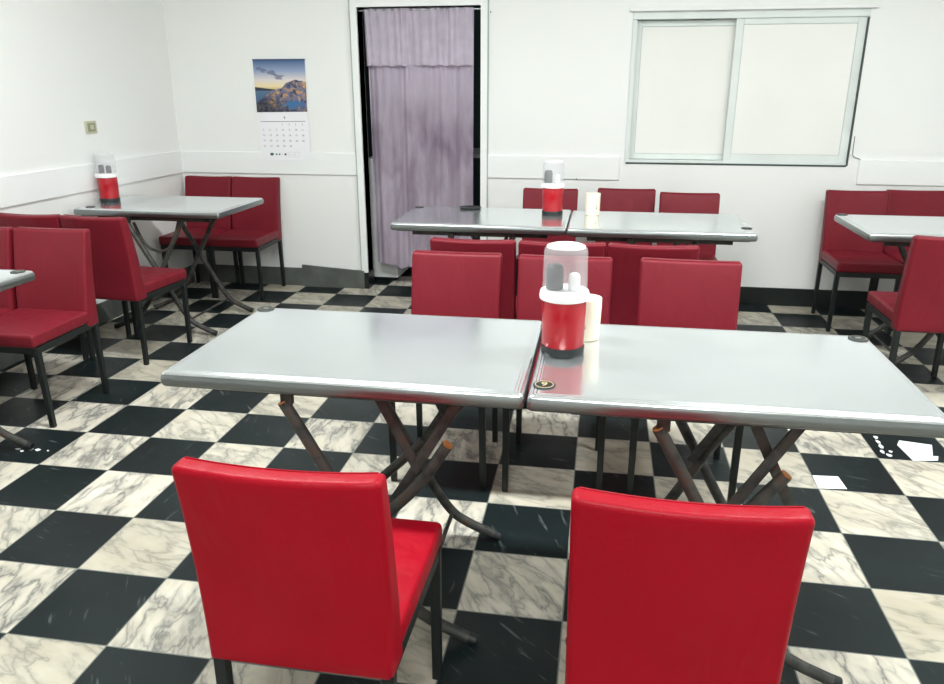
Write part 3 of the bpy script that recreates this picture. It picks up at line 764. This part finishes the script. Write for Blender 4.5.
# ------------------------------------------------------------------ small wall things
ow = thing('light_switch', (lwx(2.85), 2.85, 1.187), 0, 'small square ivory switch plate on the left wall', 'switch')
obj('plate', B(0, .008, -.052, .052, -.037, .037, bev=.003), IVORY, ow)
obj('frame', B(.008, .010, -.036, .036, -.024, .024, bev=.001), mat('olive_grey_plastic', (150, 150, 124), .5), ow)
obj('rocker', B(.010, .014, -.016, .016, -.014, .014, bev=.001), IVORY, ow)
tag(obj('cable', T([(3.400, YW-.004, 1.12), (3.402, YW-.006, 1.02), (3.410, YW-.008, .995), (3.435, YW-.008, .985), (3.452, YW-.016, .978)], .0022, smooth_steps=4, seg=6), mat('grey_cable', (110, 116, 112), .6), smooth=True), 'short loose grey wire end at the lower right corner of the window', 'wire')
tag(obj('screw_hook', T([(1.083, YW, 1.875), (1.083, YW-.015, 1.875), (1.083, YW-.017, 1.868)], .003, seg=6), mat('grey_metal_hook', (120, 128, 126), .5, .5), smooth=True), 'tiny metal hook in the wall at the top right of the doorway', 'hook')
tag(obj('nail', T([(1.675, YW-.012, .826), (1.675, YW-.026, .826)], .004, seg=8), BLKPL, smooth=True), 'dark nail head in the bottom edge of the rail behind the middle canister', 'nail')

# ------------------------------------------------------------------ paper on the floor
def sheet(name, pts, label, cat='paper', lift=.004):
    bm = bmesh.new(); n = len(pts); c = Vector((sum(p[0] for p in pts)/n, sum(p[1] for p in pts)/n))
    ring = [(p[0], p[1], .0015+(lift if i % 3 == 0 else 0)) for i, p in enumerate(pts)]
    poly(bm, ring, .0008, (0, 0, 1)); return tag(obj(name, bm, PAPER), label, cat)
sheet('paper_sheet', [(2.701, 1.301), (2.797, 1.309), (2.803, 1.213), (2.698, 1.199)], 'small white square of paper on the floor right of the front table legs', lift=.001)
sheet('paper_sheet', [(3.139, 1.682), (3.259, 1.660), (3.223, 1.553), (3.242, 1.551), (3.228, 1.514), (3.129, 1.497), (3.118, 1.608), (3.116, 1.636)], 'torn white sheet of paper on a black tile by the right edge', lift=.001)
for x, y, s, q in ((3.052, 1.700, .013, 1.6), (3.048, 1.655, .010, 2.4), (3.046, 1.610, .012, 2.2), (3.034, 1.562, .009, 2.2), (3.050, 1.532, .014, 1.2), (3.068, 1.568, .008, 1.5)):
    pts = [(x+s*math.cos(a)*random.uniform(.6, 1.1), y+s*q*math.sin(a)*random.uniform(.6, 1.1)) for a in [i*math.pi/3 for i in range(6)]]
    sheet('paper_scrap', pts, 'tiny torn white scrap on the black tile left of the torn sheet', 'scrap', .001)['group'] = 'scraps beside the torn sheet'
for x, y in ((-.478, 1.004), (-.446, .990), (-.424, 1.014), (-.388, 1.010), (-.344, 1.011)):
    s = random.uniform(.008, .018); pts = [(x+s*math.cos(a)*random.uniform(.5, 1.1), y+s*math.sin(a)*random.uniform(.4, 1.)) for a in [i*math.pi/3 for i in range(6)]]
    sheet('paper_scrap', pts, 'tiny white scrap on the black tile under the left edge table', 'scrap', .001)['group'] = 'scraps under the left edge table'

# ------------------------------------------------------------------ ceiling lamps
for i, (x, y, P) in enumerate(LAMPS):
    r_ = thing('ceiling_light', (x, y, ZC), 0, ['white fluorescent ceiling light above the left side of the room', 'white fluorescent ceiling light above the right side of the room', 'white fluorescent ceiling light above the camera'][i], 'light')
    obj('housing', B(-.62, .62, -.11, .11, -.05, 0, bev=.006), WHTPL, r_)
    em = mat('lit_tube', (255, 255, 255), .5, Emission_Strength=6.)
    em.node_tree.nodes['Principled BSDF'].inputs['Emission Color'].default_value = LAMP_COL+(1,)
    for s in (-.05, .05): obj('tube', T([(-.59, s, -.068), (.59, s, -.068)], .013, seg=12), em, r_, smooth=True)
    L = bpy.data.lights.new('lamp_light', 'AREA'); L.shape = 'RECTANGLE'; L.size = 1.2; L.size_y = .22; L.energy = P; L.color = LAMP_COL
    lo = bpy.data.objects.new('lamp_light', L); C.objects.link(lo); lo.parent = r_; lo.location = (0, 0, -.09)

r_ = thing('added_fill_light', (1.9, 6.19, 2.2), 0, 'small unseen light added to brighten the room behind the curtain', 'light')  # added lamp, out of view, lifting the black of the back room
obj('shade', B(-.15, .15, -.06, 0, -.05, .05, bev=.01), WHTPL, r_)
L = bpy.data.lights.new('lamp_light', 'POINT'); L.energy = 14; L.shadow_soft_size = .1; L.color = LAMP_COL
lo = bpy.data.objects.new('lamp_light', L); C.objects.link(lo); lo.parent = r_; lo.location = (0, -.2, 0)
